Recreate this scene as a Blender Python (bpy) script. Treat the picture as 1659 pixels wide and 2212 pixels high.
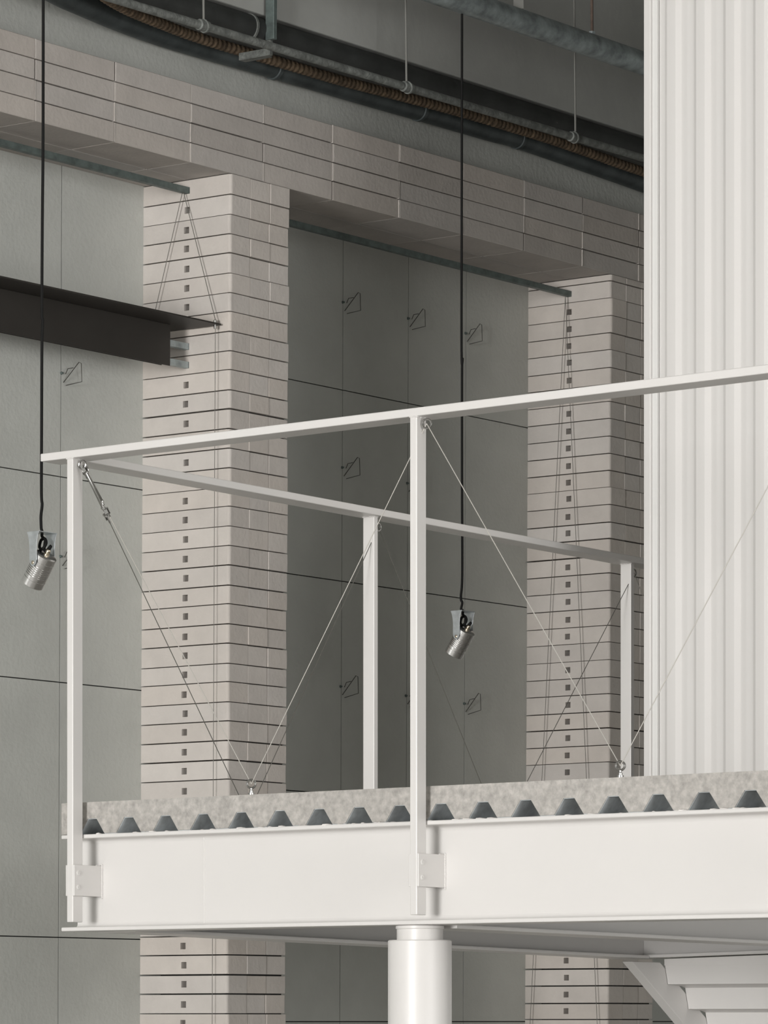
import bpy, bmesh, math, random
from mathutils import Vector, Matrix
random.seed(7)
for o in list(bpy.data.objects): bpy.data.objects.remove(o, do_unlink=True)
scene = bpy.context.scene
COL = scene.collection
PI = math.pi

# ------------------------------------------------------------------ camera
CX, HY, F, CZ = 829.5, 2205.0, 8300.0, 1.75       # surveyed focal length, horizon, eye height
cam_d = bpy.data.cameras.new('camera'); cam = bpy.data.objects.new('camera', cam_d); COL.objects.link(cam)
cam.location = (0, 0, CZ); cam.rotation_euler = (PI/2, 0, 0)
cam_d.sensor_fit = 'HORIZONTAL'; cam_d.sensor_width = 36.0
cam_d.lens = 36.0*F/1659.0
cam_d.shift_y = (HY-1106.0)/1659.0
cam_d.clip_end = 200
scene.camera = cam

# ------------------------------------------------------------------ light
w = bpy.data.worlds.new('hall_daylight'); scene.world = w; w.use_nodes = True
bg = w.node_tree.nodes['Background']
bg.inputs[0].default_value = (1.0, 0.995, 0.98, 1); bg.inputs[1].default_value = 0.70
scene.view_settings.view_transform = 'Standard'; scene.view_settings.look = 'None'
scene.view_settings.gamma = 1; scene.view_settings.use_curve_mapping = False
scene.view_settings.exposure = -0.05

def area(name, loc, target, sx, sy, power, col=(1, .985, .965)):
    l = bpy.data.lights.new(name, 'AREA'); l.shape = 'RECTANGLE'; l.size = sx; l.size_y = sy
    l.energy = power; l.color = col
    o = bpy.data.objects.new(name, l); COL.objects.link(o)
    o.location = loc
    o.rotation_euler = (Vector(target)-Vector(loc)).to_track_quat('-Z', 'Z').to_euler()
    return o
# assumed key light: area lamp added out of view behind the camera, left
area('assumed_key_light', (-15.0, -16.0, 2.5), (-0.3, 12.4, 3.2), 6.6, 4.6, 7100)
area('side_fill_light', (7.6, 3.6, 3.0), (-.3, 13.0, 3.0), 4.5, 5.0, 430)  # added fill lamp out of view, brightens the right-facing platform sides

# ------------------------------------------------------------------ frames
class Frame:
    def __init__(s, O, azA, azB, lean):
        s.O = Vector((O[0], O[1], 0))
        s.A = Vector((math.sin(azA), math.cos(azA), 0)); s.B = Vector((math.sin(azB), math.cos(azB), 0))
        s.L = Vector((lean, 0, 1.0))
    def pt(s, a, b, z):
        return s.O + a*s.A + b*s.B + Vector((s.L.x*(z-CZ), 0, z))
    def solve(s, px, py, a=None, b=None, z=None):
        """point of this building frame seen at a surveyed image point, on plane a, b or z = const"""
        r = Vector(((px-CX)/F, 1, (HY-py)/F)); C = Vector((0, 0, CZ))
        base = s.O + Vector((-s.L.x*CZ, 0, 0)); cols = []; unk = []
        for k, v, vec in (('a', a, s.A), ('b', b, s.B), ('z', z, s.L)):
            if v is None: unk.append(k); cols.append(vec)
            else: base = base + v*vec
        M = Matrix((cols[0], cols[1], -r)).transposed()
        sol = M.inverted() @ (C-base)
        d = {'a': a, 'b': b, 'z': z}; d[unk[0]] = sol[0]; d[unk[1]] = sol[1]
        return d['a'], d['b'], d['z']
def at_depth(px, py, d): return Vector(((px-CX)/F*d, d, CZ+(HY-py)/F*d))

WD = 15.0                                            # distance to the near corner of the left brick column
W = Frame(((490-CX)/F*WD, WD), -math.atan((CX+11000)/F), math.atan((7400-CX)/F), 0.0045)
PD = 11.956
P = Frame(((157-CX)/F*PD, PD), -math.atan((CX+9850)/F), math.atan((6760-CX)/F), 0.0)

# ------------------------------------------------------------------ materials
def mat(name, col, rough=.5, metal=0., var=0., vscale=6., bump=0., bscale=40., island=0., coat=0., spec=.5, detail=4., extra=None):
    m = bpy.data.materials.new(name); m.use_nodes = True
    nt = m.node_tree; N = nt.nodes; L = nt.links
    p = N['Principled BSDF']
    p.inputs['Base Color'].default_value = (*col, 1); p.inputs['Roughness'].default_value = rough
    p.inputs['Metallic'].default_value = metal; p.inputs['Specular IOR Level'].default_value = spec
    p.inputs['Coat Weight'].default_value = coat
    tc = N.new('ShaderNodeTexCoord')
    src = None
    if var > 0:
        n = N.new('ShaderNodeTexNoise'); n.inputs['Scale'].default_value = vscale; n.inputs['Detail'].default_value = detail
        n.inputs['Roughness'].default_value = .6
        L.new(tc.outputs['Object'], n.inputs['Vector'])
        mr = N.new('ShaderNodeMapRange'); mr.inputs[1].default_value = .3; mr.inputs[2].default_value = .7
        mr.inputs[3].default_value = 1-var; mr.inputs[4].default_value = 1+var
        L.new(n.outputs['Fac'], mr.inputs[0]); src = mr.outputs[0]
    if island > 0:
        g = N.new('ShaderNodeNewGeometry'); mr = N.new('ShaderNodeMapRange')
        mr.inputs[3].default_value = 1-island; mr.inputs[4].default_value = 1+island
        L.new(g.outputs['Random Per Island'], mr.inputs[0])
        if src:
            mu = N.new('ShaderNodeMath'); mu.operation = 'MULTIPLY'
            L.new(src, mu.inputs[0]); L.new(mr.outputs[0], mu.inputs[1]); src = mu.outputs[0]
        else: src = mr.outputs[0]
    if src:
        hs = N.new('ShaderNodeHueSaturation'); hs.inputs['Color'].default_value = (*col, 1)
        L.new(src, hs.inputs['Value']); L.new(hs.outputs[0], p.inputs['Base Color'])
        if island > 0:
            g = N.new('ShaderNodeNewGeometry'); mr = N.new('ShaderNodeMapRange')
            mu = N.new('ShaderNodeMath'); mu.operation = 'MULTIPLY'; mu.inputs[1].default_value = 7.31
            fr = N.new('ShaderNodeMath'); fr.operation = 'FRACT'
            L.new(g.outputs['Random Per Island'], mu.inputs[0]); L.new(mu.outputs[0], fr.inputs[0])
            mr.inputs[3].default_value = .8; mr.inputs[4].default_value = 1.12
            L.new(fr.outputs[0], mr.inputs[0]); L.new(mr.outputs[0], hs.inputs['Saturation'])
    if bump > 0:
        n = N.new('ShaderNodeTexNoise'); n.inputs['Scale'].default_value = bscale; n.inputs['Detail'].default_value = 5
        L.new(tc.outputs['Object'], n.inputs['Vector'])
        b = N.new('ShaderNodeBump'); b.inputs['Strength'].default_value = bump; b.inputs['Distance'].default_value = .01
        L.new(n.outputs['Fac'], b.inputs['Height']); L.new(b.outputs[0], p.inputs['Normal'])
    return m

M = {}
M['white'] = mat('white_gloss_paint', (.71, .693, .676), .38, var=.012, vscale=3, bump=.03, bscale=14)
M['clad'] = mat('white_coated_sheet', (.70, .684, .667), .42)
M['cladtrim'] = mat('pale_grey_trim', (.74, .735, .72), .4)
M['wall'] = mat('grey_cement_board', (.50, .511, .483), .42, var=.08, vscale=2.2, bump=.2, bscale=55, spec=.5)
M['brick'] = mat('sand_lime_block', (.545, .505, .468), .85, var=.05, vscale=9, island=.05, bump=.15, bscale=60, spec=.25)
M['lintelbrick'] = mat('grey_sand_lime_block', (.45, .417, .388), .85, var=.06, vscale=8, island=.08, bump=.15, bscale=60, spec=.25)
M['mortar'] = mat('pale_mortar', (.62, .58, .54), .9, bump=.3, bscale=90)
M['dark_joint'] = mat('dark_backing', (.02, .02, .019), .9)
M['concrete'] = mat('raw_concrete', (.43, .41, .385), .85, var=.25, vscale=48, bump=.4, bscale=70, detail=8)
M['beam_concrete'] = mat('smooth_grey_concrete', (.33, .335, .32), .75, var=.08, vscale=3, bump=.12, bscale=25)
M['galv'] = mat('galvanised_steel', (.33, .375, .385), .45, metal=.6, var=.4, vscale=16, bump=.1, bscale=60)
M['galv_dark'] = mat('weathered_galvanised_steel', (.12, .15, .143), .5, metal=.4, var=.3, vscale=25)
M['deck'] = mat('blue_grey_deck_steel', (.62, .66, .68), .5, metal=.1, var=.3, vscale=14)
M['pipe'] = mat('dark_blue_grey_pipe', (.075, .088, .09), .5, metal=.3, var=.35, vscale=9, bump=.1)
M['bigpipe'] = mat('black_insulated_pipe', (.022, .024, .023), .6, var=.4, vscale=7, bump=.2, bscale=20)
M['conduit'] = mat('dusty_steel_conduit', (.16, .17, .16), .65, metal=.3, var=.4, vscale=30, bump=.4, bscale=80)
M['rust'] = mat('rusty_brown_hose', (.13, .092, .058), .8, var=.5, vscale=24, bump=.5, bscale=60)
M['rustrod'] = mat('rusty_rod', (.10, .07, .055), .8, var=.4, vscale=30)
M['rod'] = mat('grey_rod', (.2, .2, .185), .6, metal=.3)
M['shelf'] = mat('dark_brown_steel', (.040, .036, .032), .5, metal=.3, var=.12, vscale=4)
M['cord'] = mat('black_cord', (.004, .004, .004), .7, spec=.25)
M['alu'] = mat('brushed_aluminium', (.78, .775, .765), .24, metal=1.)
M['yoke'] = mat('bright_galvanised_yoke', (.50, .53, .545), .35, metal=.65, var=.15, vscale=40)
M['brass'] = mat('nickel_brass_gland', (.62, .55, .44), .3, metal=1.)
M['steel'] = mat('stainless_steel', (.46, .455, .44), .25, metal=1.)
M['wire'] = mat('steel_wire_rope', (.56, .54, .50), .45, metal=.4)
M['darkwire'] = mat('grey_steel_wire', (.16, .155, .14), .5, metal=.5)
M['hook'] = mat('dark_bent_wire', (.07, .067, .06), .5, metal=.5)
M['floor'] = mat('grey_screed', (.62, .60, .575), .6, var=.1, vscale=1.5)
M['ceiling'] = mat('grey_ceiling_concrete', (.28, .28, .26), .8, var=.1, vscale=2)
M['splat'] = mat('paint_drip', (.83, .80, .775), .45)

# ------------------------------------------------------------------ mesh helpers
def fbox(bm, Fm, a0, a1, b0, b1, z0, z1, mi=0):
    v = [bm.verts.new(Fm.pt(a, b, z)) for z in (z0, z1) for b in (b0, b1) for a in (a0, a1)]
    fs = [(0, 1, 3, 2), (4, 6, 7, 5), (0, 4, 5, 1), (2, 3, 7, 6), (0, 2, 6, 4), (1, 5, 7, 3)]
    out = [bm.faces.new([v[i] for i in f]) for f in fs]
    for f in out: f.material_index = mi
    return v
def loft(bm, rings, cap=True, closed=True):
    vr = [[bm.verts.new(p) for p in r] for r in rings]
    n = len(vr[0])
    for k in range(len(vr)-1):
        for i in range(n if closed else n-1):
            j = (i+1) % n
            bm.faces.new((vr[k][i], vr[k][j], vr[k+1][j], vr[k+1][i]))
    if cap:
        bm.faces.new(list(reversed(vr[0]))); bm.faces.new(vr[-1])
def basis(d):
    d = d.normalized(); up = Vector((0, 0, 1)) if abs(d.z) < .95 else Vector((1, 0, 0))
    x = d.cross(up).normalized(); return x, x.cross(d).normalized(), d
def tube(bm, pts, r, n=12, cap=True):
    pts = [Vector(p) for p in pts]; rings = []
    rr = r if isinstance(r, (list, tuple)) else [r]*len(pts)
    x = None
    for i, p in enumerate(pts):
        t = (pts[min(i+1, len(pts)-1)]-pts[max(i-1, 0)]).normalized()
        if x is None: x, y, _ = basis(t)
        else:
            x = (x - t*x.dot(t)).normalized(); y = t.cross(x)
            y = -y if False else y
        y = t.cross(x).normalized()
        rings.append([p + rr[i]*(math.cos(2*PI*k/n)*x + math.sin(2*PI*k/n)*y) for k in range(n)])
    loft(bm, rings, cap)
def lathe(bm, o, d, prof, n=32):
    """prof = [(distance along d, radius)]"""
    x, y, d = basis(Vector(d))
    rings = [[Vector(o)+t*d+r*(math.cos(2*PI*k/n)*x+math.sin(2*PI*k/n)*y) for k in range(n)] for t, r in prof]
    loft(bm, rings)
def torus(bm, c, nrm, R, r, n=20, m=8):
    x, y, d = basis(Vector(nrm)); rings = []
    for i in range(n):
        t = 2*PI*i/n; u = math.cos(t)*x+math.sin(t)*y
        rings.append([Vector(c)+u*(R+r*math.cos(2*PI*k/m))+d*r*math.sin(2*PI*k/m) for k in range(m)])
    rings.append(rings[0]); loft(bm, rings, cap=False)
    bmesh.ops.remove_doubles(bm, verts=bm.verts, dist=1e-6)
def bar(bm, p, q, w, h, up=Vector((0, 0, 1))):
    p = Vector(p); q = Vector(q); d = (q-p).normalized()
    x = d.cross(up).normalized(); y = x.cross(d).normalized()
    loft(bm, [[e+sx*w/2*x+sy*h/2*y for sx, sy in ((-1, -1), (1, -1), (1, 1), (-1, 1))] for e in (p, q)])
def prism(bm, Fm, prof, b0, b1, axis='b'):
    """closed profile extruded along b ((a,z) points) or along a ((b,z) points)"""
    if axis == 'b': rings = [[Fm.pt(u, s, z) for u, z in prof] for s in (b0, b1)]
    else: rings = [[Fm.pt(s, u, z) for u, z in prof] for s in (b0, b1)]
    loft(bm, rings)
def smooth_pts(pts, sub=6):
    out = []; n = len(pts)
    for i in range(n-1):
        p0, p1, p2, p3 = pts[max(i-1, 0)], pts[i], pts[i+1], pts[min(i+2, n-1)]
        for k in range(sub):
            t = k/sub
            out.append(.5*((2*p1)+(-p0+p2)*t+(2*p0-5*p1+4*p2-p3)*t*t+(-p0+3*p1-3*p2+p3)*t**3))
    out.append(pts[-1]); return out

def root_loc(o): return o.matrix_world.translation if False else Vector(o['_o'])
def obj(name, bm, m, parent=None, bevel=0., smooth=False, seg=2, origin=None, angle=40):
    bmesh.ops.recalc_face_normals(bm, faces=bm.faces)
    if parent is not None: o0 = Vector(parent['_o'])
    elif origin is not None: o0 = Vector(origin)
    else:
        xs = [v.co for v in bm.verts]
        o0 = Vector(((min(v.x for v in xs)+max(v.x for v in xs))/2, (min(v.y for v in xs)+max(v.y for v in xs))/2, min(v.z for v in xs)))
    for v in bm.verts: v.co -= o0
    me = bpy.data.meshes.new(name); bm.to_mesh(me); bm.free()
    for mm in (m if isinstance(m, (list, tuple)) else [m]): me.materials.append(M[mm])
    o = bpy.data.objects.new(name, me); COL.objects.link(o)
    o['_o'] = tuple(o0)
    if parent is not None: o.parent = parent
    else: o.location = o0
    if smooth:
        for p in me.polygons: p.use_smooth = True
        me.set_sharp_from_angle(angle=math.radians(angle))
    if bevel > 0:
        b = o.modifiers.new('bevel', 'BEVEL'); b.width = bevel; b.segments = seg; b.limit_method = 'ANGLE'; b.angle_limit = math.radians(35)
    return o
def tag(o, label, cat, group=None):
    o['label'] = label; o['category'] = cat
    if group: o['group'] = group
    return o
def struct(o): o['kind'] = 'structure'; return o
def thing(name, label, cat, loc, group=None):
    o = bpy.data.objects.new(name, None); COL.objects.link(o); o.location = loc; o['_o'] = tuple(loc)
    o.empty_display_size = .1
    return tag(o, label, cat, group)
B_ = bmesh.new

# ------------------------------------------------------------------ survey of the back wall
za = W.solve(490, 371, a=0)[2]                           # underside of the lintel
AU = .12                                                # plane of the wall above the lintel
LZ0 = za; LZ1 = W.solve(490, 202.0, a=0)[2]; PITCH = (LZ1-LZ0)/4
LA = W.solve(306.5, 1200, b=0)[0]                        # column depth = wall plane
CWID = W.solve(621, 1200, a=0)[1]
B2 = W.solve(1316.5, 1200, a=0)[1]                       # second column
HA = W.solve(400, 1200, b=0)[0]                          # holes
JB = [W.solve(x, HY-.5, a=0)[1] for x in (67, 1373)]; JL = (JB[1]-JB[0])/9
CEIL = 6.7
print('wall', LZ0, LZ1, PITCH, LA, CWID, B2, HA, JL)

# ------------------------------------------------------------------ shell
bm = B_(); v = [bm.verts.new(p) for p in ((-20, -18, 0), (16, -18, 0), (16, 30, 0), (-20, 30, 0))]; bm.faces.new(v)
r = bmesh.ops.extrude_face_region(bm, geom=bm.faces[:]); [setattr(g, 'co', g.co-Vector((0, 0, .2))) for g in r['geom'] if isinstance(g, bmesh.types.BMVert)]
struct(obj('floor', bm, 'floor'))
bm = B_(); v = [bm.verts.new(p) for p in ((-20, -18, CEIL), (16, -18, CEIL), (16, 30, CEIL), (-20, 30, CEIL))]; bm.faces.new(v)
r = bmesh.ops.extrude_face_region(bm, geom=bm.faces[:]); [setattr(g, 'co', g.co+Vector((0, 0, .2))) for g in r['geom'] if isinstance(g, bmesh.types.BMVert)]
struct(obj('ceiling', bm, 'ceiling'))

# back wall: cement boards with open joints on a dark backing
bm = B_()
BL0, BL1 = -7.0, 9.0
G = .0022
fbox(bm, W, LA+.016, LA+.25, BL0, BL1, 0, CEIL, 1)
WZ = lambda x, y: W.solve(x, y, a=LA)[2]
WB = lambda x, y: W.solve(x, y, a=LA)[1]
def bay(bs, zs, z0, z1):
    zz = [z0]+sorted(zs)+[z1]
    for i in range(len(bs)-1):
        for k in range(len(zz)-1):
            fbox(bm, W, LA, LA+.0165, bs[i]+G, bs[i+1]-G, zz[k]+G, zz[k+1]-G)
ztop = LZ0+.30
bw_ = 2*(WB(884, 1200)-WB(738, 1200))
bay([BL0, WB(131, 1000)-2.2, WB(131, 1000)-1.1, WB(131, 1000), CWID*.4], [WZ(131, 1030), WZ(131, 1474), WZ(131, 2025), WZ(131, 2212)-.9], 0, ztop)
bay([CWID*.4, WB(738.5, 1200), WB(880, 1200), WB(1005, 1200), B2+CWID*.4], [WZ(742, 843), WZ(742, 1256), WZ(742, 1716), WZ(742, 2207)], 0, ztop)
bay([B2+CWID*.4, B2+1.6, B2+2.7, BL1], [WZ(742, 843), WZ(742, 1256), WZ(742, 1716), WZ(742, 2207)], 0, ztop)
fbox(bm, W, LA, LA+.0165, BL0, BL1, ztop+G, LZ1)
fbox(bm, W, AU, LA+.0165, BL0, BL1, LZ1+.0015, CEIL)
struct(obj('wall_back', bm, ['wall', 'dark_joint']))
bm = B_(); loft(bm, [[Vector((x, y, z_)) for x, y in ((7.4, 10), (7.6, 10), (7.6, 21.4), (7.4, 21.4))] for z_ in (0, CEIL)])
struct(obj('light_block_right', bm, 'wall'))  # added unseen slab, blocks ambient light from the right to darken right-facing sides

# ------------------------------------------------------------------ brick columns
def block_hole(bm, b0, b1, a0, a1, z0, z1, ha, hz, hs):
    def ring(b): return ([bm.verts.new(W.pt(a, b, z)) for a, z in ((a0, z0), (a1, z0), (a1, z1), (a0, z1))],
                         [bm.verts.new(W.pt(a, b, z)) for a, z in ((ha-hs, hz-hs), (ha+hs, hz-hs), (ha+hs, hz+hs), (ha-hs, hz+hs))])
    (o0, i0), (o1, i1) = ring(b0), ring(b1)
    for k in range(4):
        j = (k+1) % 4
        bm.faces.new((o0[k], o0[j], i0[j], i0[k])); bm.faces.new((o1[k], i1[k], i1[j], o1[j]))
        bm.faces.new((o0[k], o1[k], o1[j], o0[j])); bm.faces.new((i0[k], i0[j], i1[j], i1[k]))
    return o0+o1
def bev(bm, verts, wd, seg=2):
    vs = set(verts)
    es = [e for e in bm.edges if e.verts[0] in vs and e.verts[1] in vs]
    bmesh.ops.bevel(bm, geom=es, offset=wd, segments=seg, affect='EDGES', profile=.5)
def brick_column(b0, label, seed, first, first_hole):
    rnd = random.Random(seed)
    t = thing('brick_column', label, 'column', W.pt(LA/2, b0+CWID/2, 0), 'brick columns along the back wall')
    bm = B_(); hw = CWID/3
    n = int((LZ0-first)/PITCH)+1; cz = lambda k: LZ0 if k == 0 else LZ0-first-(k-1)*PITCH
    zt = LZ0 - .004
    holes = []
    jz = [rnd.uniform(-.0022, .0022) for _ in range(n+1)]; jz[0] = 0
    for k in range(n):
        z1 = cz(k)+jz[k]; z0 = cz(k+1)+jz[k+1]
        g = rnd.choice([.0013, .0017, .0024, .0032])
        da = rnd.uniform(-.003, .003)
        for c in range(3):
            dd = da+rnd.uniform(-.0018, .0018); db = rnd.uniform(-.0008, .0008)
            c0, c1 = b0+c*hw+.0009+db, b0+(c+1)*hw-.0009+db
            tmp = B_()
            if c < 2 and (k or first_hole):
                if c == 0: hz = (z0+z1)/2+rnd.uniform(-.002, .002); ha = HA+rnd.uniform(-.003, .003); holes.append(hz)
                vs = block_hole(tmp, c0, c1, dd, LA, z0+g, z1-g, ha, hz, .0128)
            else: vs = fbox(tmp, W, dd, LA, c0, c1, z0+g, z1-g)
            if c == 0:
                ed = [e for e in tmp.edges if all((v_.co-W.pt(dd, c0, v_.co.z)).length < 1e-4 for v_ in e.verts)][0]
                bmesh.ops.bevel(tmp, geom=[ed], offset=.011, segments=4, affect='EDGES', profile=.5)
                vs = [v_ for v_ in tmp.verts if v_ not in vs[8:]] if False else [v_ for v_ in tmp.verts if v_.index == -9]
            bev(tmp, vs, .002) if vs else None
            me = bpy.data.meshes.new('tmp'); tmp.to_mesh(me); tmp.free(); bm.from_mesh(me); bpy.data.meshes.remove(me)
    zb = cz(n)
    if zb > .004: fbox(bm, W, 0, LA, b0, b0+CWID, 0, zb-.002)
    obj('brickwork', bm, 'brick', t)
    bm = B_(); fbox(bm, W, .018, LA-.002, b0+hw+.002, b0+CWID-.004, .001, LZ0-.004)
    obj('dark_core', bm, 'dark_joint', t)  # near-black core, the shade inside the holes is put into its colour
    bm = B_(); fbox(bm, W, .012, LA-.004, b0+.01, b0+CWID-.01, LZ0-.0045, LZ0+.001)
    obj('mortar_bed', bm, 'dark_joint', t)
    return t, holes
c1, holes1 = brick_column(0, 'pale sand coloured brick column behind the left post of the white railing', 3, PITCH*1.1, True)
c2, holes2 = brick_column(B2, 'sand coloured brick column half hidden by the corrugated white cladding', 11, PITCH*.42, False)

# ------------------------------------------------------------------ brick lintel
t = thing('brick_lintel', 'long horizontal band of grey beige bricks resting on the two brick columns', 'lintel', W.pt(LA/2, B2/2, LZ0))
bm = B_(); mb = B_(); rnd = random.Random(5)
for k in range(4):
    z0 = LZ0+k*PITCH; z1 = z0+PITCH
    for row in range(2):
        a0, a1 = row*LA/2, (row+1)*LA/2
        for i in range(-7, 16):
            c0 = JB[0]+i*JL + (0 if row == 0 else rnd.uniform(-.004, .004)); c1_ = c0+JL
            if c1_ < -4.2 or c0 > 5.6: continue
            tmp = B_(); dd = rnd.uniform(-.002, .002)
            g = rnd.choice([.0013, .0017, .0026])
            vs = fbox(tmp, W, a0+.0012+(dd if row == 0 else 0), a1-.0012, c0+.0026, c1_-.0026, z0+(g if k else .0), z1-g)
            bev(tmp, vs, .0022, 1)
            me = bpy.data.meshes.new('tmp'); tmp.to_mesh(me); tmp.free(); bm.from_mesh(me); bpy.data.meshes.remove(me)
            if row == 0 and rnd.random() < .8:
                fbox(mb, W, .0008, LA-.01, c0-.0024, c0+.0024, z0+.0015, z1-.003)
obj('brickwork', bm, 'lintelbrick', t)
obj('mortar', mb, 'mortar', t)

# ------------------------------------------------------------------ bent wire hooks in the board joints
def wire_hook(px, py, label, s=.85):
    bb = WB(px, py); zz = WZ(px, py)
    t = thing('wire_hook', label, 'hook', W.pt(LA, bb, zz), 'bent wire hooks on the grey wall')
    q = lambda a, b, z: W.pt(LA-s*a, bb+s*b, zz+.8*z)
    bm = B_()
    tube(bm, [q(.016, .012, -.004), q(.02, .022, .022), q(.028, .05, .03)], .0015, 6)
    tube(bm, [q(.004, .012, -.044), q(.03, .085, .062), q(.032, .098, .058), q(.03, .105, -.03), q(.012, .02, -.058)], .0016, 6)
    obj('bent_wire', bm, 'hook', t, smooth=True)
    bm = B_(); lathe(bm, q(-.001, .0, .0), -W.A, [(0, .006), (.003, .006), (.004, .004), (.010, .004)], 12)
    obj('screw', bm, 'galv_dark', t, smooth=True)
for px, py, lb in [
    (740, 653, 'bent wire hook high on the wall, leftmost of the top three'),
    (738.5, 1010, 'bent wire hook on the grey wall just above the sloping end rail'),
    (735, 1483, 'bent wire hook low on the wall just left of the slim inner railing post'),
    (881, 688, 'bent wire hook high on the wall, centre one of the top row'),
    (879, 1044, 'small bent wire hook half hidden behind the left side of the middle railing post'),
    (876, 1503, 'small bent wire hook low beside the middle railing post, right of the inner post'),
    (1005, 720, 'bent wire hook beside the centre lamp cord, rightmost of the top row'),
    (1002, 1520, 'bent wire hook on the wall just below the centre hanging spotlight'),
    (132, 806, 'bent wire hook on the wall under the dark steel shelf'),
    (130, 1202, 'bent wire hook beside the left hanging spotlight, behind the corner post')]:
    wire_hook(px, py, lb)

# ------------------------------------------------------------------ galvanised bars between the columns
def ubar(name, label, a, z, b0, b1, m='galv_dark', h=.031, wd=.03, group='galvanised bars between the columns'):
    bm = B_(); th = .004
    prof = [(-wd/2, -h/2), (wd/2, -h/2), (wd/2, h/2), (wd/2-th, h/2), (wd/2-th, -h/2+th), (-wd/2+th, -h/2+th), (-wd/2+th, h/2), (-wd/2, h/2)]
    prism(bm, W, [(a+u, z+v) for u, v in prof], b0, b1)
    fbox(bm, W, a-wd/2+th+.002, a+wd/2-th-.002, b0, b1, z-h/2+th, z+h/2-.006)
    return tag(obj(name, bm, m, bevel=.0008), label, 'bar', group)
zt1 = holes1[0]
# the bar end is square and plugs the topmost hole, so its section is kept just smaller than the hole
ubar('galvanised_bar', 'grey green galvanised bar under the left end of the brick lintel', HA, zt1, -4.1, .03, h=.0245, wd=.0245)
ubar('galvanised_bar', 'dark galvanised bar under the lintel between the two brick columns', HA, holes2[0], CWID+.001, B2+.03, h=.0245, wd=.0245)
ubar('galvanised_bar', 'short steel bar in a brick hole, upper of two behind the dark shelf', HA, holes1[8], -4.1, .03, 'galv', h=.0245, wd=.0245)
ubar('galvanised_bar', 'short steel bar in a brick hole, lower of two behind the dark shelf', HA, holes1[9], -4.1, .03, 'galv', h=.0245, wd=.0245)

# ------------------------------------------------------------------ dark steel shelf hung in front of the wall
a_n, _, z_s = W.solve(478, 699, b=-.012)
a_f = .18; b_f = W.solve(368, 708, a=a_f)[1]
z_fb = W.solve(367, 790, a=a_f)[2]
print('shelf', a_n, z_s, a_f, b_f, z_fb)
t = thing('steel_shelf', 'dark brown steel shelf with a deep downstand in front of the left wall', 'shelf', W.pt(a_f, -1.5, z_fb))
bm = B_(); fbox(bm, W, a_n, LA-.05, -4.0, -.012, z_s-.006, z_s)
obj('shelf_plate', bm, 'shelf', t, bevel=.001)
bm = B_(); fbox(bm, W, a_f, a_f+.005, -4.0, b_f, z_fb, z_s-.0065)
obj('front_plate', bm, 'shelf', t, bevel=.001)
bm = B_(); fbox(bm, W, a_f+.012, a_f+.016, -4.0, b_f-.035, z_fb-.001, z_s-.0065)
obj('rear_plate', bm, 'shelf', t, bevel=.001)
bm = B_(); lathe(bm, W.pt(a_n+.018, -.026, z_s-.02), (0, 0, 1), [(0, .006), (.014, .006), (.0141, .009), (.02, .009)], 14)
lathe(bm, W.pt(a_n+.018, -.026, z_s-.0005), (0, 0, 1), [(0, .008), (.012, .008), (.016, .004)], 14)
obj('cable_clamp', bm, 'steel', t, smooth=True)
def cable(pts, r, label, m='darkwire', group=None, name='wire_cable'):
    bm = B_(); tube(bm, pts, r, 6); return tag(obj(name, bm, m, smooth=True, origin=pts[-1]), label, 'cable', group)
top = W.pt(HA, -.018, zt1-.0125)
cable([top, W.pt(a_n+.018, -.026, z_s+.015)], .0016, 'thin wire from the lintel bar down to the front edge of the dark shelf', group='shelf suspension wires')
cable([top+Vector((-.006, 0, 0)), W.pt(LA-.06, -.026, z_s)], .0016, 'thin wire from the lintel bar down to the back edge of the dark shelf', group='shelf suspension wires')
cable([W.pt(a_n+.018, -.026, z_s-.02), W.pt(a_n+.018, -.026, 0)], .0013, 'thin vertical wire below the dark shelf along the left brick column', group='shelf suspension wires')
zt2 = holes2[0]
for (x1, y1), lb in (((1145, 2212), 'thin slanting wire on the right brick column, left of its square holes'), ((1290, 2212), 'thin slanting wire on the right brick column, right of its square holes')):
    a2, _, z2 = W.solve(x1, y1, b=B2-.03)
    topb = W.pt(HA, B2-.03, zt2-.0125); q = W.pt(a2, B2-.03, z2); e = topb+(q-topb)*((topb.z-.0)/(topb.z-q.z))
    cable([topb, e], .0014, lb, group='bar suspension wires')

# ------------------------------------------------------------------ concrete beam and services above the lintel
AB = AU-.434
zb = W.solve(1058, 188, a=AB)[2]
bm = B_(); fbox(bm, W, AB, AU-.001, -7, 9, zb, CEIL-.001)
tag(obj('concrete_beam', bm, 'beam_concrete', bevel=.006), 'smooth grey concrete beam above the dark pipes at the top', 'beam')
def px_path(pts, a): return [W.pt(*W.solve(x, y, a=a)) for x, y in pts]
def px_path_z(pts, z): return [W.pt(*W.solve(x, y, z=z)) for x, y in pts]
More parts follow.
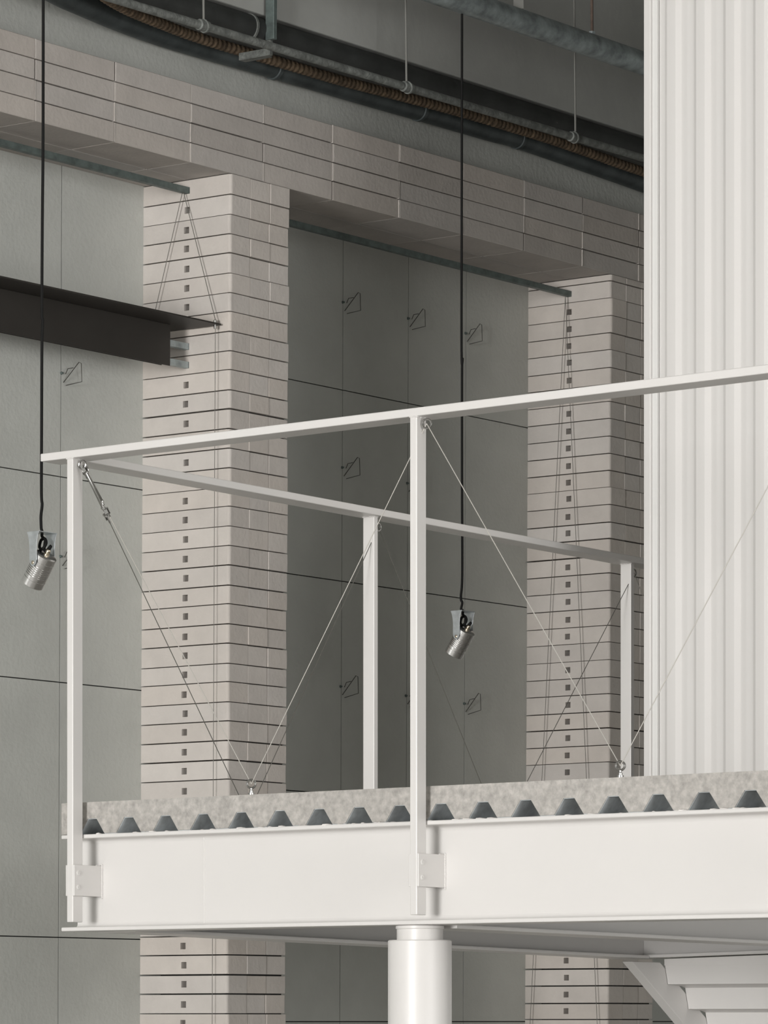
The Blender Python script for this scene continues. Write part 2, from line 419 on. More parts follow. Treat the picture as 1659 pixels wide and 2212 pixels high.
# lower dark pipe
pr = .0435; ap = AU-.05
s = px_path([(560, 137), (770, 199), (905, 238), (1059, 283), (1118, 299), (1284, 357), (1394, 396), (1600, 470)], ap)
z0p = W.solve(560, 137, a=ap)[2]
left = px_path_z([(20, -100), (62, -55), (117, -18), (183, 12), (262, 45), (350, 76), (447, 105)], z0p)
t = thing('dark_pipe', 'thick dark blue grey pipe curving along the wall above the brick lintel', 'pipe', s[2])
bm = B_(); tube(bm, smooth_pts(left+s), pr, 24); obj('pipe_run', bm, 'pipe', t, smooth=True)
for i, (x, y) in enumerate(((592, 147), (905, 238), (1118, 299))):
    p = W.pt(*W.solve(x, y, a=ap)); d = (W.pt(*W.solve(x+20, y+5.8, a=ap))-p).normalized()
    bm = B_(); lathe(bm, p-d*.012, d, [(0, pr+.0005), (.003, pr+.004), (.02, pr+.004), (.024, pr+.0005)], 28)
    obj('pipe_joint', bm, 'pipe', t, smooth=True)
p = W.pt(*W.solve(592, 147, a=ap)); bm = B_()
q = W.pt(*W.solve(608, 113, a=ap-.07))
tube(bm, [p+Vector((-.015, -.04, .0)), p+Vector((-.005, -.045, .03)), p+Vector((.01, -.02, .07)), q], .005, 8); obj('pipe_clip', bm, 'galv', t, smooth=True)
# brown ribbed hose
ah = AU-.15
hs = px_path([(544, 117), (635, 144), (736, 174), (837, 200), (939, 227), (1040, 255), (1081, 268), (1182, 299), (1284, 334), (1368, 364), (1600, 440)], ah)
z0h = W.solve(544, 117, a=ah)[2]
hl = px_path_z([(150, -70), (200, -25), (265, 16), (345, 50), (430, 82)], z0h)
pts = smooth_pts(hl+hs, 10)
res = []; acc = 0
for i in range(len(pts)-1):
    n = max(1, int((pts[i+1]-pts[i]).length/.005))
    for k in range(n): res.append(pts[i].lerp(pts[i+1], k/n))
rad = [  .020*(1+.09*math.sin(i*1.25)) for i in range(len(res))]
bm = B_(); tube(bm, res, rad, 12); tag(obj('ribbed_hose', bm, 'rust', smooth=True, angle=80), 'rusty brown ribbed hose between the thin conduit and the dark pipe', 'hose')
# big black pipe under the beam
zc = zb-.053; ag = AB+.034; b_r = W.solve(556, 70, a=ag-.05)[1]; b_q = W.solve(579, 70, a=ag-.05)[1]
bm = B_(); tube(bm, [W.pt(ag, b, zc) for b in (-5, -2, b_q, 2, 8)], .05, 28)
t = thing('insulated_pipe', 'large black insulated pipe tucked under the concrete beam', 'pipe', W.pt(ag, 0, zc))
obj('pipe_run', bm, 'bigpipe', t, smooth=True)
bm = B_(); lathe(bm, W.pt(ag, b_r, zc), W.B, [(0, .0501), (.002, .0535), (.012, .0535), (.014, .0501)], 30); obj('pipe_strap', bm, 'conduit', t, smooth=True)
# thin conduit
ac = AB-.19
cp = px_path([(40, -64), (253, 0), (881, 189), (1394, 343), (1600, 405)], ac)
bm = B_(); tube(bm, smooth_pts(cp, 4), .0155, 14)
t = thing('conduit', 'thin dusty grey conduit running diagonally under the concrete beam', 'conduit', cp[2])
obj('conduit_run', bm, 'conduit', t, smooth=True)
for x, y in ((440, 56), (880, 189), (1240, 297)):
    p = W.pt(*W.solve(x, y, a=ac)); d = W.B
    bm = B_(); lathe(bm, p-d*.03, d, [(0, .0158), (.004, .021), (.05, .021), (.055, .0158)], 16)
    torus(bm, p+Vector((0, 0, .0)), (d+Vector((0, 0, .3))), .022, .004, 16, 6)
    obj('coupling', bm, 'conduit', t, smooth=True)
for x, y, lb in ((440, 52, 'thin hanger rod at upper left holding the conduit'), (878, 186, 'thin hanger rod in the middle holding the conduit'), (1243, 292, 'thin hanger rod at right holding the conduit, behind the galvanised pipe')):
    p = W.pt(*W.solve(x, y, a=ac)); bm = B_()
    tube(bm, [p+Vector((0, 0, .015)), Vector((p.x-.012, p.y, CEIL))], .0042, 8)
    tag(obj('hanger_rod', bm, 'rod', smooth=True), lb, 'rod', 'conduit hanger rods')
# square drop hanger
t = None
a_, b_, z_ = W.solve(585, 86, a=AB-.03)
t = thing('pipe_hanger', 'square grey steel drop hanger in front of the black pipe at top', 'hanger', W.pt(a_, b_, z_))
bm = B_(); fbox(bm, W, a_-.02, a_+.02, b_-.008, b_+.012, z_, CEIL); obj('drop_post', bm, 'galv_dark', t, bevel=.002)
bm = B_(); fbox(bm, W, a_+.02, a_+.15, b_-.004, b_+.034, z_-.058, z_-.054); fbox(bm, W, a_+.02, a_+.15, b_-.004, b_, z_-.054, z_-.03); fbox(bm, W, a_+.0, a_+.02, b_-.004, b_+.012, z_-.058, z_)
obj('support_angle', bm, 'conduit', t, bevel=.001)
# galvanised pipe at the upper right
LD = 15.0
gp = at_depth(998, 30, LD)
g_a, g_b = None, None
axis_pt = gp+Vector((0, 0, .05))
dB = W.B
t = thing('galvanised_pipe', 'mottled galvanised pipe crossing the upper right corner', 'pipe', axis_pt)
bm = B_(); tube(bm, [axis_pt+dB*s for s in (-3, -1, 0, 1, 2, 5)], .047, 28); obj('pipe_run', bm, 'galv', t, smooth=True)
def on_pipe(px):
    k = (px-CX)/F; s_ = (k*axis_pt.y-axis_pt.x)/(dB.x-k*dB.y); return axis_pt+dB*s_
p = on_pipe(1279)
bm = B_(); tube(bm, [p+Vector((0, 0, .047)), Vector((p.x-.006, p.y, CEIL))], .006, 8)
tag(obj('hanger_rod', bm, 'rustrod', smooth=True), 'rusty threaded rod holding the galvanised pipe near the white cladding', 'rod')
bm = B_(); lathe(bm, p+Vector((0, 0, .044)), (0, 0, 1), [(0, .014), (.014, .014)], 6)
obj('nut', bm, 'galv', t)
p = on_pipe(1120)
bm = B_(); fbox_pts = [p+Vector((dx, dy, .046)) for dx, dy in ((-.02, -.004), (.02, -.004), (.02, .004), (-.02, .004))]
loft(bm, [fbox_pts, [Vector((q.x, q.y, CEIL)) for q in fbox_pts]])
tag(obj('hanger_strap', bm, 'rod'), 'flat grey hanger strap behind the galvanised pipe at the top edge', 'strap')

# ------------------------------------------------------------------ hanging spotlights
def spotlight(px_top, py_top, d, cord_top, wig, label_l, label_c):
    """px_top, py_top: middle of the yoke top; local right = p (pivot axis), q = towards viewer's right"""
    s = d
    c = at_depth(px_top, py_top, d)
    phi = math.radians(50)
    pv = Vector((math.cos(phi), math.sin(phi), 0)); q = Vector((math.sin(phi), -math.cos(phi), 0)); z = Vector((0, 0, 1))
    piv = c-z*.100
    th = math.radians(36)
    u = (-math.cos(th)*z-math.sin(th)*q).normalized()
    t = thing('hanging_spotlight', label_l, 'lamp', piv, 'hanging spotlights')
    top = piv-u*.034
    R = .0375
    prof = [(0, .030), (.0015, R-.003), (.004, R)]
    x = .022
    prof += [(x, R), (x+.0006, R-.0022), (x+.002, R-.0022), (x+.0026, R)]
    x = .040
    for k in range(6):
        xx = x+k*.0068
        prof += [(xx, R), (xx+.0006, R-.004), (xx+.0028, R-.004), (xx+.0034, R)]
    x = .088
    prof += [(x, R), (x+.0005, R-.002), (x+.0016, R-.002), (x+.0022, R), (.112, R), (.114, R-.002), (.114, R-.006), (.110, R-.008)]
    bm = B_(); lathe(bm, top, u, prof, 40); obj('lamp_body', bm, 'alu', t, smooth=True, angle=35)
    # cable gland
    bm = B_(); lathe(bm, top+u*.001, -u, [(0, .010), (.006, .010), (.007, .0075), (.014, .0085), (.02, .0065), (.022, .004)], 14); obj('cable_gland', bm, 'brass', t, smooth=True)
    # yoke: flat top and two arms with hollowed sides
    hw, n = .0275, 28
    bm = B_()
    tp = 0.0012
    ztop = c
    rings = []
    for side in (-1, 1):
        prof_a = []
        for i in range(n+1):
            f = i/n
            ks = [(0, .0275), (.1, .0225), (.25, .0185), (.45, .0162), (.65, .0165), (.82, .0165), (.93, .012), (1.001, .004)]
            j = max(q_ for q_ in range(len(ks)-1) if ks[q_][0] <= f); wdt = ks[j][1]+(ks[j+1][1]-ks[j][1])*(f-ks[j][0])/(ks[j+1][0]-ks[j][0])
            prof_a.append((f*.112, wdt))
        base = ztop+side*pv*(R+.0035)
        outer = [base-z*zz+q*wd for zz, wd in prof_a]+[base-z*zz-q*wd for zz, wd in reversed(prof_a)]
        r0 = [v_-pv*tp for v_ in outer]; r1 = [v_+pv*tp for v_ in outer]
        loft(bm, [r0, r1])
    e = R+.0045
    loft(bm, [[ztop+sx*e*pv+sy*hw*q+zz*z for sx, sy in ((-1, -1), (1, -1), (1, 1), (-1, 1))] for zz in (-.0012, .0012)])
    obj('yoke', bm, 'yoke', t, bevel=.0004)
    for side in (-1, 1):
        bm = B_(); lathe(bm, piv+side*pv*(R-.002), side*pv, [(0, .006), (.0085, .006), (.0095, .004)], 12); obj('pivot_screw', bm, 'brass', t, smooth=True)
    # cord with a knot inside the yoke
    g = top-u*.021
    cpts = [at_depth(x_, y_, d) for x_, y_ in cord_top]
    kc = c-z*.026
    bm = B_()
    path = cpts+[c+z*.004, c-z*.012, kc+q*.012+z*.002+pv*.004, kc+q*.016-z*.014, kc+q*.004-z*.028-pv*.005, kc-q*.012-z*.018, kc-q*.010+z*.004+pv*.006, kc+q*.006+z*.006+pv*.008, kc+q*.012-z*.012, kc+q*.010-z*.030+pv*.0, (kc-z*.035+g)/2+q*.006, g-u*.012, g]
    sp = smooth_pts(path, 6)
    tube(bm, sp, .005, 10)
    o = obj('power_cord', bm, 'cord', t, smooth=True); o['label'] = label_c
spotlight(91, 1151, 12.45, [(93.5, -60), (93, 300), (91.5, 480), (90.5, 670), (92.5, 690), (91.5, 715), (90.5, 760), (90, 900), (89.5, 1060), (91, 1090), (88.5, 1115), (89, 1140)], 0,
          'silver spotlight on a black cord at left, beside the corner railing post', 'black cord')
spotlight(1000, 1321, 15.0, [(998, 30), (997.5, 400), (997, 756), (999.5, 775), (998, 800), (998, 1050), (998.5, 1240), (995.5, 1290), (998.5, 1302), (996, 1316)], 0,
          'silver spotlight on a black cord in the middle, hung from the galvanised pipe', 'black cord')

# ------------------------------------------------------------------ raised platform
AR = -4.2                                                # right end of the platform, beyond the frame
zr1 = P.solve(900, 880, b=0)[2]; zr0 = zr1-.0245         # rail
zslab = P.solve(900, 1699.5, b=.075)[2]
zfl1 = P.solve(900, 1773.5, b=.055)[2]; zfl0 = P.solve(900, 1997, b=.055)[2]
a_end = P.solve(132, 2008, b=.055)[0]
A2 = P.solve(900, 1400, b=0)[0]
WEB = .135
TF = .0125
aE = -.075; bE = P.solve(1403, 2071, a=aE); BR = bE[1]
a_rail = P.solve(399, 1020, z=zr1)[0]
print('plat', zr1, zslab, zfl1, zfl0, a_end, A2, bE, aE, a_rail)

def ibeam_a(t, b_web, half, a0, a1):                     # along a
    bm = B_(); fbox(bm, P, a0, a1, b_web-half, b_web+half, zfl1-TF, zfl1); obj('top_flange', bm, 'white', t, bevel=.003)
    bm = B_(); fbox(bm, P, a0, a1, b_web-half, b_web+half, zfl0, zfl0+TF); obj('bottom_flange', bm, 'white', t, bevel=.003)
    bm = B_(); fbox(bm, P, a0, a1, b_web, b_web+.009, zfl0+TF-.001, zfl1-TF+.001); return obj('web', bm, 'white', t)
def ibeam(t, p0, p1, side, half, zb0, zb1, web_end=None):
    """p0, p1 plan points (a, b) on the web line; lower flange at zb0 / zb1, upper flange under the deck"""
    def slab(name, h, lo, hi, bv=.003):
        bm = B_(); rings = []
        for (a, b), zb_ in ((p0, zb0), (p1, zb1)):
            l_, u_ = lo(zb_), hi(zb_); c = P.pt(a, b, 0)
            rings.append([c+side*sx*h+Vector((0, 0, z_)) for sx, z_ in ((-1, l_), (1, l_), (1, u_), (-1, u_))])
        loft(bm, rings); obj(name, bm, 'white', t, bevel=bv)
    slab('top_flange', half, lambda z_: zfl1-TF-.001, lambda z_: zfl1-.001)
    slab('bottom_flange', half, lambda z_: z_, lambda z_: z_+TF)
    p1 = p1 if web_end is None else web_end
    slab('web', .0045, lambda z_: z_+TF-.001, lambda z_: zfl1-TF, 0)
HFL = .08
t = thing('steel_beam', 'wide white steel beam along the front of the raised platform', 'beam', P.pt(-1, WEB, zfl0), 'white platform beams')
a_web_end = P.solve(165, 1990, b=WEB)[0]
ibeam_a(t, WEB, HFL, AR, a_end)
# root fillets between web and flanges, splice weld in the web
bm = B_()
for z_, sg in ((zfl1-TF, -1), (zfl0+TF, 1)):
    r_ = .015; pr_ = [(WEB+.001, z_+sg*r_)]
    for i in range(7):
        an = i/6*PI/2; pr_.append((WEB-r_*(1-math.cos(an)), z_+sg*r_*(1-math.sin(an))))
    pr_.append((WEB+.001, z_))
    prism(bm, P, pr_, AR, a_end-.001, 'a')
obj('root_fillet', bm, 'white', t, smooth=True)
aw = P.solve(441, 1900, b=WEB)[0]
bm = B_(); tube(bm, [P.pt(aw+random.uniform(-.0008, .0008), WEB-.0002, zfl0+TF+(zfl1-zfl0-2*TF)*i/30) for i in range(31)], [.0022+random.uniform(-.0006, .0008) for i in range(31)], 8)
obj('weld_seam', bm, 'white', t, smooth=True)
zE = [P.solve(x, y, a=aE)[2] for x, y in ((300, 2023), (1403, 2071))]
t = thing('steel_beam', 'white steel beam under the far left edge of the platform, ending at the stair', 'beam', P.pt(aE, 2, zfl0), 'white platform beams')
ibeam(t, (aE+HFL, WEB+HFL+.003), (aE+HFL, BR), P.A, HFL, P.solve(300, 2023, a=aE)[2]+.014, zE[1], (aE+HFL, BR+HFL-.004))
a_c = P.solve(907, 1990, b=WEB+.005)[0]; aM = a_c-HFL
zM = [P.solve(x, y, a=aM) for x, y in ((1000, 2006.5), (1657, 2039))]
kM = (zM[1][2]-zM[0][2])/(zM[1][1]-zM[0][1]); fM = lambda b: zM[0][2]+kM*(b-zM[0][1])
t = thing('steel_beam', 'white steel cross beam running back from the round column', 'beam', P.pt(aM, 2, zfl0), 'white platform beams')
ibeam(t, (a_c, WEB+HFL+.003), (a_c, BR-.01), P.A, HFL, fM(WEB+HFL), fM(BR))
r1 = P.solve(1657, 2061, b=BR)
t = thing('steel_beam', 'white steel beam along the back of the platform above the stair', 'beam', P.pt(-2, BR+HFL, zfl0), 'white platform beams')
kR = (r1[2]-zE[1])/(r1[0]-aE)
ibeam(t, (aE+2*HFL, BR+HFL+.002), (AR, BR+HFL+.002), P.B, HFL, zE[1], zE[1]+kR*(AR-aE))
SB = BR+2.3                                              # back edge of the slab

# concrete slab on trapezoidal deck
p0 = P.solve(277.5, 1770, b=.075)[0]; p15 = P.solve(1620.6, 1720, b=.075)[0]; DP = (p0-p15)/15
aSl = P.solve(133, 1760, b=.075)[0]
zdk = zfl1+.0012; HT = .047; tw, bw2 = .018, .051
print('deck pitch', DP, p0, aSl, aSl-p0-DP)
prof = [(aSl, zslab), (aSl, zdk+.004)]; deck = []
i = -1
a = p0+DP
while a > AR+.1:
    if a+bw2 > aSl-.004:
        pts = [(min(aSl-.004, a+tw), zdk+HT), (a-tw, zdk+HT), (a-bw2, zdk)] if a+tw > aSl-.02 else [(aSl-.004, zdk+.002), (aSl-.01, zdk+.002), (a+tw, zdk+HT), (a-tw, zdk+HT), (a-bw2, zdk)]
    else: pts = [(a+bw2, zdk), (a+tw, zdk+HT), (a-tw, zdk+HT), (a-bw2, zdk)]
    deck += pts; a -= DP
sl = [(aSl, zslab)]+[(u, z_+.0016) for u, z_ in deck]+[(AR, zdk+.0016), (AR, zslab)]
t = thing('platform_slab', 'raw grey concrete slab on corrugated metal deck carrying the white railing', 'slab', P.pt(-1, 2, zdk))
bm = B_()
lowp = [(aSl, zdk+.0016), (aSl-.001, zdk+.0016)]+[(u, z_+.0016) for u, z_ in deck]+[(AR, zdk+.0016)]
loft_rows = []
for b_ in (.075, SB):
    loft_rows.append(([bm.verts.new(P.pt(u, b_, z_)) for u, z_ in lowp], [bm.verts.new(P.pt(u, b_, zslab)) for u, z_ in lowp]))
(l0, t0), (l1, t1) = loft_rows
for i in range(len(lowp)-1):
    for q in ((l0[i], l0[i+1], t0[i+1], t0[i]), (l1[i], t1[i], t1[i+1], l1[i+1]), (l0[i], l1[i], l1[i+1], l0[i+1]), (t0[i], t0[i+1], t1[i+1], t1[i])): bm.faces.new(q)
for i in (0, -1): bm.faces.new((l0[i], t0[i], t1[i], l1[i]))
obj('concrete', bm, 'concrete', t)
# sheet: thin closed profile under the concrete
lo = [(u, z_) for u, z_ in deck]; th = .0013
up = [(u, z_+th) for u, z_ in deck]
bm = B_(); prism(bm, P, lo+list(reversed(up)), .078, SB-.01)
obj('metal_deck', bm, 'deck', t)
# crumbs and paint blobs along the flange top
rnd = random.Random(2); bm = B_()
for i in range(70):
    a_ = rnd.uniform(-2.9, a_end-.02); r_ = rnd.uniform(.003, .008)
    c_ = P.pt(a_, rnd.uniform(.062, .075), zfl1)
    bmesh.ops.create_icosphere(bm, subdivisions=1, radius=r_, matrix=Matrix.Translation(c_) @ Matrix.Diagonal((rnd.uniform(1, 2.4), 1, rnd.uniform(.3, .7), 1)))
o = obj('grout_crumbs', bm, 'splat', t, smooth=True); o['kind'] = 'stuff'; o['label'] = 'white paint crumbs on the beam edge'

# round column
t = thing('round_column', 'thick round white steel column under the front beam', 'column', P.pt(P.solve(907, 1990, b=WEB+.005)[0], WEB+.005, 0))
o_ = Vector(t['_o']); zs = CZ+(HY-2031)/F*o_.y
bm = B_(); lathe(bm, o_+Vector((0, 0, zs-.05)), (0, 0, 1), [(0, .068), (zfl0-zs+.05-.012, .068), (zfl0-zs+.05-.010, .0715), (zfl0-zs+.05-.002, .071), (zfl0-zs+.05, .067)], 64); obj('column_neck', bm, 'white', t, smooth=True)
bm = B_(); lathe(bm, o_, (0, 0, 1), [(0, .094), (zs-.003, .094), (zs, .091), (zs, .06)], 64); obj('column_sleeve', bm, 'white', t, smooth=True)

# ------------------------------------------------------------------ railing
t = thing('guard_railing', 'white steel railing with flat top rail around the raised platform', 'railing', P.pt(A2, .025, zfl0+.03))
aR0 = P.solve(87, 985, b=0)[0]
RW = .092
bm = B_(); fbox(bm, P, AR, aR0, 0, RW, zr0, zr1); obj('front_rail', bm, 'white', t, bevel=.003)
bm = B_(); fbox(bm, P, a_rail, a_rail+RW, RW+.0005, SB-.05, zr0, zr1-.0003); o = obj('end_rail', bm, 'white', t, bevel=.003)
PA, PB = .0255, .049
z_pb = P.solve(900, 1976, b=0)[2]
bz1, bz0 = P.solve(899, 1843, b=0)[2], P.solve(899, 1915, b=0)[2]
def bolts(parent, a, side):
    for z_ in (bz1-.025, bz0+.027):
        bm = B_(); lathe(bm, P.pt(a, .019, z_), -P.A*side, [(-.001, .0085), (.0012, .0085), (.002, .0075), (.002, .003), (.0008, .0028)], 16); obj('bolt', bm, 'white', parent, smooth=True)
for ai in (0., A2, 2*A2):
    bm = B_(); fbox(bm, P, ai, ai+PA, 0.001, PB, z_pb, zr0-.0004); pst = obj('post', bm, 'white', t, bevel=.0025)
    bm = B_(); fbox(bm, P, ai-.0075, ai-.0005, -.001, WEB+.0005, bz0, bz1); br = obj('bracket_plate', bm, 'white', pst, bevel=.0012)
    bolts(pst, ai-.0075, 1)
    bm = B_()
    for i in range(44):
        z_ = bz0-.003+(bz1-bz0+.006)*i/43
        bmesh.ops.create_icosphere(bm, subdivisions=1, radius=.0032+random.uniform(-.0006, .0008), matrix=Matrix.Translation(P.pt(ai-.0078+random.uniform(-.001, .0), WEB-.002, z_)))
    for i in range(6):
        bmesh.ops.create_icosphere(bm, subdivisions=1, radius=.003, matrix=Matrix.Translation(P.pt(ai-.004, WEB-.003-.0045*i, bz1)))
    obj('weld_bead', bm, 'white', pst, smooth=True)
    bm = B_(); fbox(bm, P, ai+PA+.0005, ai+PA+.0075, .004, WEB+.0005, bz0, bz1); obj('rear_bracket_plate', bm, 'white', pst, bevel=.0012)
def weld_collar(parent, a0, a1, b0, b1, z):
    bm = B_()
    for a_, b_ in [(a0+(a1-a0)*i/8, b0) for i in range(9)]+[(a0, b0+(b1-b0)*i/10) for i in range(11)]:
        bmesh.ops.create_icosphere(bm, subdivisions=1, radius=.0028+random.uniform(-.0005, .0008), matrix=Matrix.Translation(P.pt(a_, b_, z)))
    obj('weld_bead', bm, 'white', parent, smooth=True)
a_pi = a_rail+.022
eb = [P.solve(808, 1400, a=a_pi)[1], P.solve(1363, 1500, a=a_pi)[1]]
eb.append(2*eb[1]-eb[0])
end_posts = []
for b_ in eb:
    bm = B_(); fbox(bm, P, a_pi, a_pi+.049, b_, b_+.0235, zslab+.001, zr0-.0004); pst = obj('post', bm, 'white', t, bevel=.0025); end_posts.append(pst)
    weld_collar(pst, a_pi, a_pi+.049, b_, b_+.0235, zr0-.001)
    bm = B_(); fbox(bm, P, a_pi-.03, a_pi+.075, b_-.03, b_+.054, zslab, zslab+.008); obj('base_plate', bm, 'white', pst, bevel=.001)
for ai in (0., A2): weld_collar(t, ai, ai+PA, .001, PB, zr0-.001)

# rings on the posts
def ring(parent, c, nrm, R=.0135, r=.003, stem=None):
    bm = B_(); torus(bm, c, nrm, R, r, 24, 8)
    if stem is not None: tube(bm, [stem, c+(stem-c).normalized()*R], .0045, 10)
    obj('cable_ring', bm, 'steel', parent, smooth=True)
    return c
zring = zr0-.021
rc0 = ring(t, P.pt(-.018, .026, zring), P.B, stem=P.pt(0, .026, zring))
rc1 = ring(t, P.pt(A2-.018, .026, zring), P.B+.4*P.A, stem=P.pt(A2, .026, zring))
rc2 = ring(t, P.pt(2*A2-.018, .026, zring), P.B, stem=P.pt(2*A2, .026, zring))
er = []
for b_ in eb: er.append(ring(t, P.pt(a_pi+.012, b_+.042, zring-.012), P.A, stem=P.pt(a_pi+.012, b_+.0235, zring-.012)))
ea, _, ez = P.solve(184, 1016, b=.066)
e0 = ring(t, P.pt(ea, .066, ez), P.A, stem=P.pt(max(ea, .002), PB, ez))

# eye bolts on the slab
def eye_bolt(c, nrm, label):
    tt = thing('eye_bolt', label, 'bolt', c, 'eye bolts on the slab edge')
    bm = B_(); lathe(bm, c, (0, 0, 1), [(0, .010), (.007, .010), (.0075, .006), (.014, .006), (.016, .004), (.021, .004)], 12); obj('bolt_nut', bm, 'steel', tt, smooth=True)
    ec = c+Vector((0, 0, .034)); bm = B_(); torus(bm, ec, nrm, .0125, .0034, 24, 8); obj('bolt_eye', bm, 'steel', tt, smooth=True)
    return ec
m1 = P.solve(543, 1690, b=.1)[0]; m2 = P.solve(1340, 1652, b=.1)[0]
ey1 = eye_bolt(P.pt(m1, .1, zslab), P.A*.5+P.B, 'small steel eye bolt on the slab edge in front of the left brick column')
ey2 = eye_bolt(P.pt(m2, .1, zslab), P.A*.4+P.B, 'small steel eye bolt on the slab edge below the far inner post')
bs = [.072, eb[0], eb[1], eb[2]]
eys = []
for i in range(3):
    mid = P.solve((536, 1082, 1500)[i], 1700, a=a_pi+.012)[1] if i < 2 else (bs[i]+bs[i+1])/2
    eys.append(P.pt(a_pi+.012, mid, zslab+.0015))
c_ = P.pt(aSl, .16, P.solve(136, 1762, b=.16)[2])
tt = thing('eye_bolt', 'small steel eye bolt sticking out of the left end of the slab', 'bolt', c_, 'eye bolts on the slab edge')
bm = B_(); lathe(bm, c_, P.A, [(0, .009), (.006, .009), (.0065, .005), (.012, .005)], 12); obj('bolt_nut', bm, 'steel', tt, smooth=True)
bm = B_(); torus(bm, c_+P.A*.022, P.B*.3+P.A, .011, .003, 20, 8); obj('bolt_eye', bm, 'steel', tt, smooth=True)

def rope(p, q, label, m='wire', r=.0014, turn=False):
    p = Vector(p); q = Vector(q); d = (q-p).normalized()
    tt = thing('wire_rope', label, 'cable', q, 'railing wire ropes')
    if turn:
        L_ = .135
        bm = B_(); x, y, _ = basis(d)
        # jaw, body, jaw with cross pin
        for o_ in (0, 1):
            s0 = p+d*(.004+o_*(L_+.024))
            for sg in (-1, 1): bar(bm, s0+x*sg*.005, s0+d*.024+x*sg*.005, .003, .010)
            lathe(bm, s0+d*.005-x*.011, x, [(0, .0042), (.004, .0042), (.0041, .0025), (.018, .0025), (.0181, .0042), (.022, .0042)], 10)
        lathe(bm, p+d*.026, d, [(0, .004), (.006, .0075), (.010, .0052), (.110, .0052), (.116, .0075), (.122, .004), (.128, .003)], 14)
        obj('turnbuckle', bm, 'steel', tt, smooth=True)
        p = p+d*(L_+.05)
        bm = B_(); tube(bm, [p-d*.006, p+d*.014], .0032, 10); obj('ferrule', bm, 'steel', tt, smooth=True)
    bm = B_(); tube(bm, [p, q], r, 6); obj('rope_strand', bm, m, tt, smooth=True)
rope(rc0, ey1, 'front wire rope from the corner post turnbuckle down to the nearer eye bolt', turn=True)
rope(rc1, ey1, 'front wire rope from the middle post down left to the eye bolt')
rope(rc1, ey2, 'front wire rope from the middle post down right to the eye bolt by the cladding')
rope(rc2, ey2, 'wire rope rising right across the white corrugated cladding')
rope(e0, eys[0], 'end wire rope from the corner post turnbuckle sinking behind the slab', 'darkwire', turn=True)
rope(er[0], eys[0], 'dark wire rope from the first inner post down left behind the slab', 'darkwire')
rope(er[0], eys[1], 'dark wire rope from the first inner post down right across the grey wall', 'darkwire')
rope(er[1], eys[1], 'dark wire rope crossing the right brick column from the second inner post', 'darkwire')
rope(er[1], eys[2], 'short visible wire rope right of the second inner post, beside the cladding', 'wire')

# ------------------------------------------------------------------ corrugated cladding volume on the platform
ac_ = -.42
bC = P.solve(1394, 1300, a=ac_)[1]
cl = lambda px: P.solve(px, 1300, b=bC)[0]
t = thing('clad_cabin', 'tall white cabin clad in vertical corrugated sheet standing on the platform', 'cabin', P.pt(ac_-1, bC+1, zslab))
cp_ = (cl(1438)-cl(1629))/3
rib0 = cl(1438)
zc0, zc1 = zslab+.001, 6.3
prof = [(cl(1421), .012)]
k = 0
rw = (cl(1438)-cl(1463))
while True:
    a0 = rib0-k*cp_
    if a0-cp_ < -2.7: break
    sl_ = .011
    prof += [(a0+sl_, .012), (a0-sl_*.6, -.002), (a0-rw+sl_*.6, -.002), (a0-rw-sl_, .012)]
    # faint stiffening swage in the pan
    mid = a0-rw-(cp_-rw)/2
    prof += [(mid+.018, .012), (mid+.006, .0095), (mid-.006, .0095), (mid-.018, .012)]
    k += 1
prof.append((a0-cp_, .012))
aEnd = prof[-1][0]
bm = B_()
fr = [(u, bC+v_) for u, v_ in prof]; bk = [(u, bC+v_+.0012) for u, v_ in reversed(prof)]
loft(bm, [[P.pt(u, v_, z_) for u, v_ in fr+bk] for z_ in (zc0, zc1)])
obj('corrugated_sheet', bm, 'clad', t, bevel=.006, seg=4, smooth=True, angle=80)
bm = B_(); fbox(bm, P, aEnd, ac_-.004, bC+.016, bC+2.2, zc0, zc1); obj('cabin_body', bm, 'clad', t)
bm = B_(); fbox(bm, P, cl(1409), ac_, bC-.012, bC+.06, zc0, zc1); obj('corner_trim', bm, 'clad', t, bevel=.003)
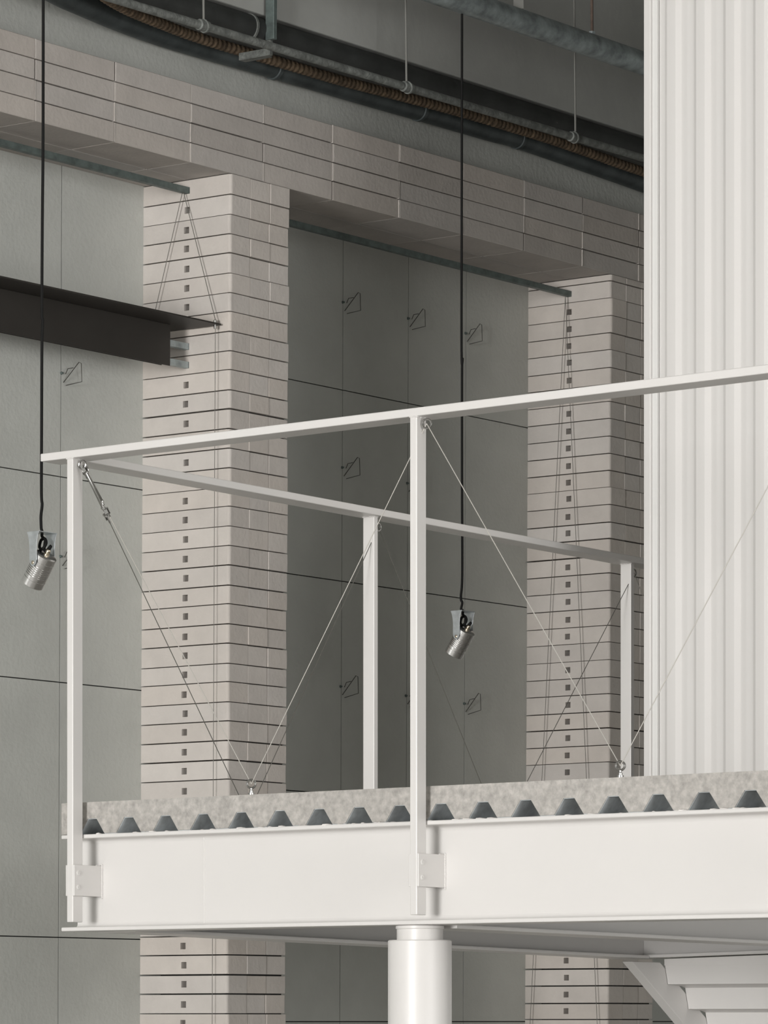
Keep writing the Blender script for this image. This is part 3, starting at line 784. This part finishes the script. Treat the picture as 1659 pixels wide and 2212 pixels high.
bm = B_(); fbox(bm, P, cl(1420), cl(1409)-.0005, bC-.002, bC+.02, zc0, zc1); obj('inner_trim', bm, 'cladtrim', t, bevel=.001)

# ------------------------------------------------------------------ stair behind the platform
BS = BR+.03
aS = P.solve(1404, 2077, b=BS)[0]
s1 = P.solve(1344, 2077, a=aS); s2 = P.solve(1404.6, 2077, a=aS); s3 = P.solve(1516.6, 2212, a=aS)
print('stair', s1, s2, s3)
t = thing('staircase', 'white stair flight with diagonal stringer and ribbed underside below the platform', 'stair', P.pt(aS-.6, s3[1]+1, 0))
db, dz_ = s3[1]-s2[1], s3[2]-s2[2]
slope = dz_/db
zT = min(zE[1], r1[2])-.0015-.012
kmax = (zT-.002)/(-slope)
b_t0, b_t1 = s1[1], s2[1]
bm = B_()
prism(bm, P, [(b_t0, zT), (b_t1, zT), (b_t1+kmax, .001), (b_t0+kmax, .001)], aS-.045, aS, 'a')
obj('stringer', bm, 'white', t, bevel=.002)
# ribbed soffit sheet: upright faces and narrow undersides stepping down away from the viewer
rise = .094; run = rise/(-slope)
bb, zz = b_t1+.03, zT-.002; pr2 = [(bb, zz)]
n = int((zz-.2)/rise)
for i in range(n):
    pr2 += [(bb+run*.16, zz-rise*.86), (bb+run*.80, zz-rise*.93), (bb+run, zz-rise)]
    bb += run; zz -= rise
back = [(u+.004, v_+.004) for u, v_ in reversed(pr2)]
bm = B_(); prism(bm, P, pr2+back, aS-1.6, aS-.047, 'a')
obj('ribbed_soffit', bm, 'white', t)
fl = lambda a: zE[1]+kR*(a-aE)-.0015
bm = B_(); prism(bm, P, [(aS-.047, zT-.012), (aS-.047, fl(aS-.047)), (aS-1.6, fl(aS-1.6)), (aS-1.6, zT-.012)], b_t1+.028, b_t1+.034); obj('header_plate', bm, 'white', t)
bm = B_(); off = [(b_t1+.05, zT-.002), (b_t1+.05+(zT-.25)/(-slope), .25), (b_t1+.35+(zT-.25)/(-slope), .25), (b_t1+.35, zT-.002)]
prism(bm, P, off, aS-1.6, aS-.075, 'a'); obj('stair_body', bm, 'concrete', t)

for o in bpy.data.objects:
    if '_o' in o: del o['_o']
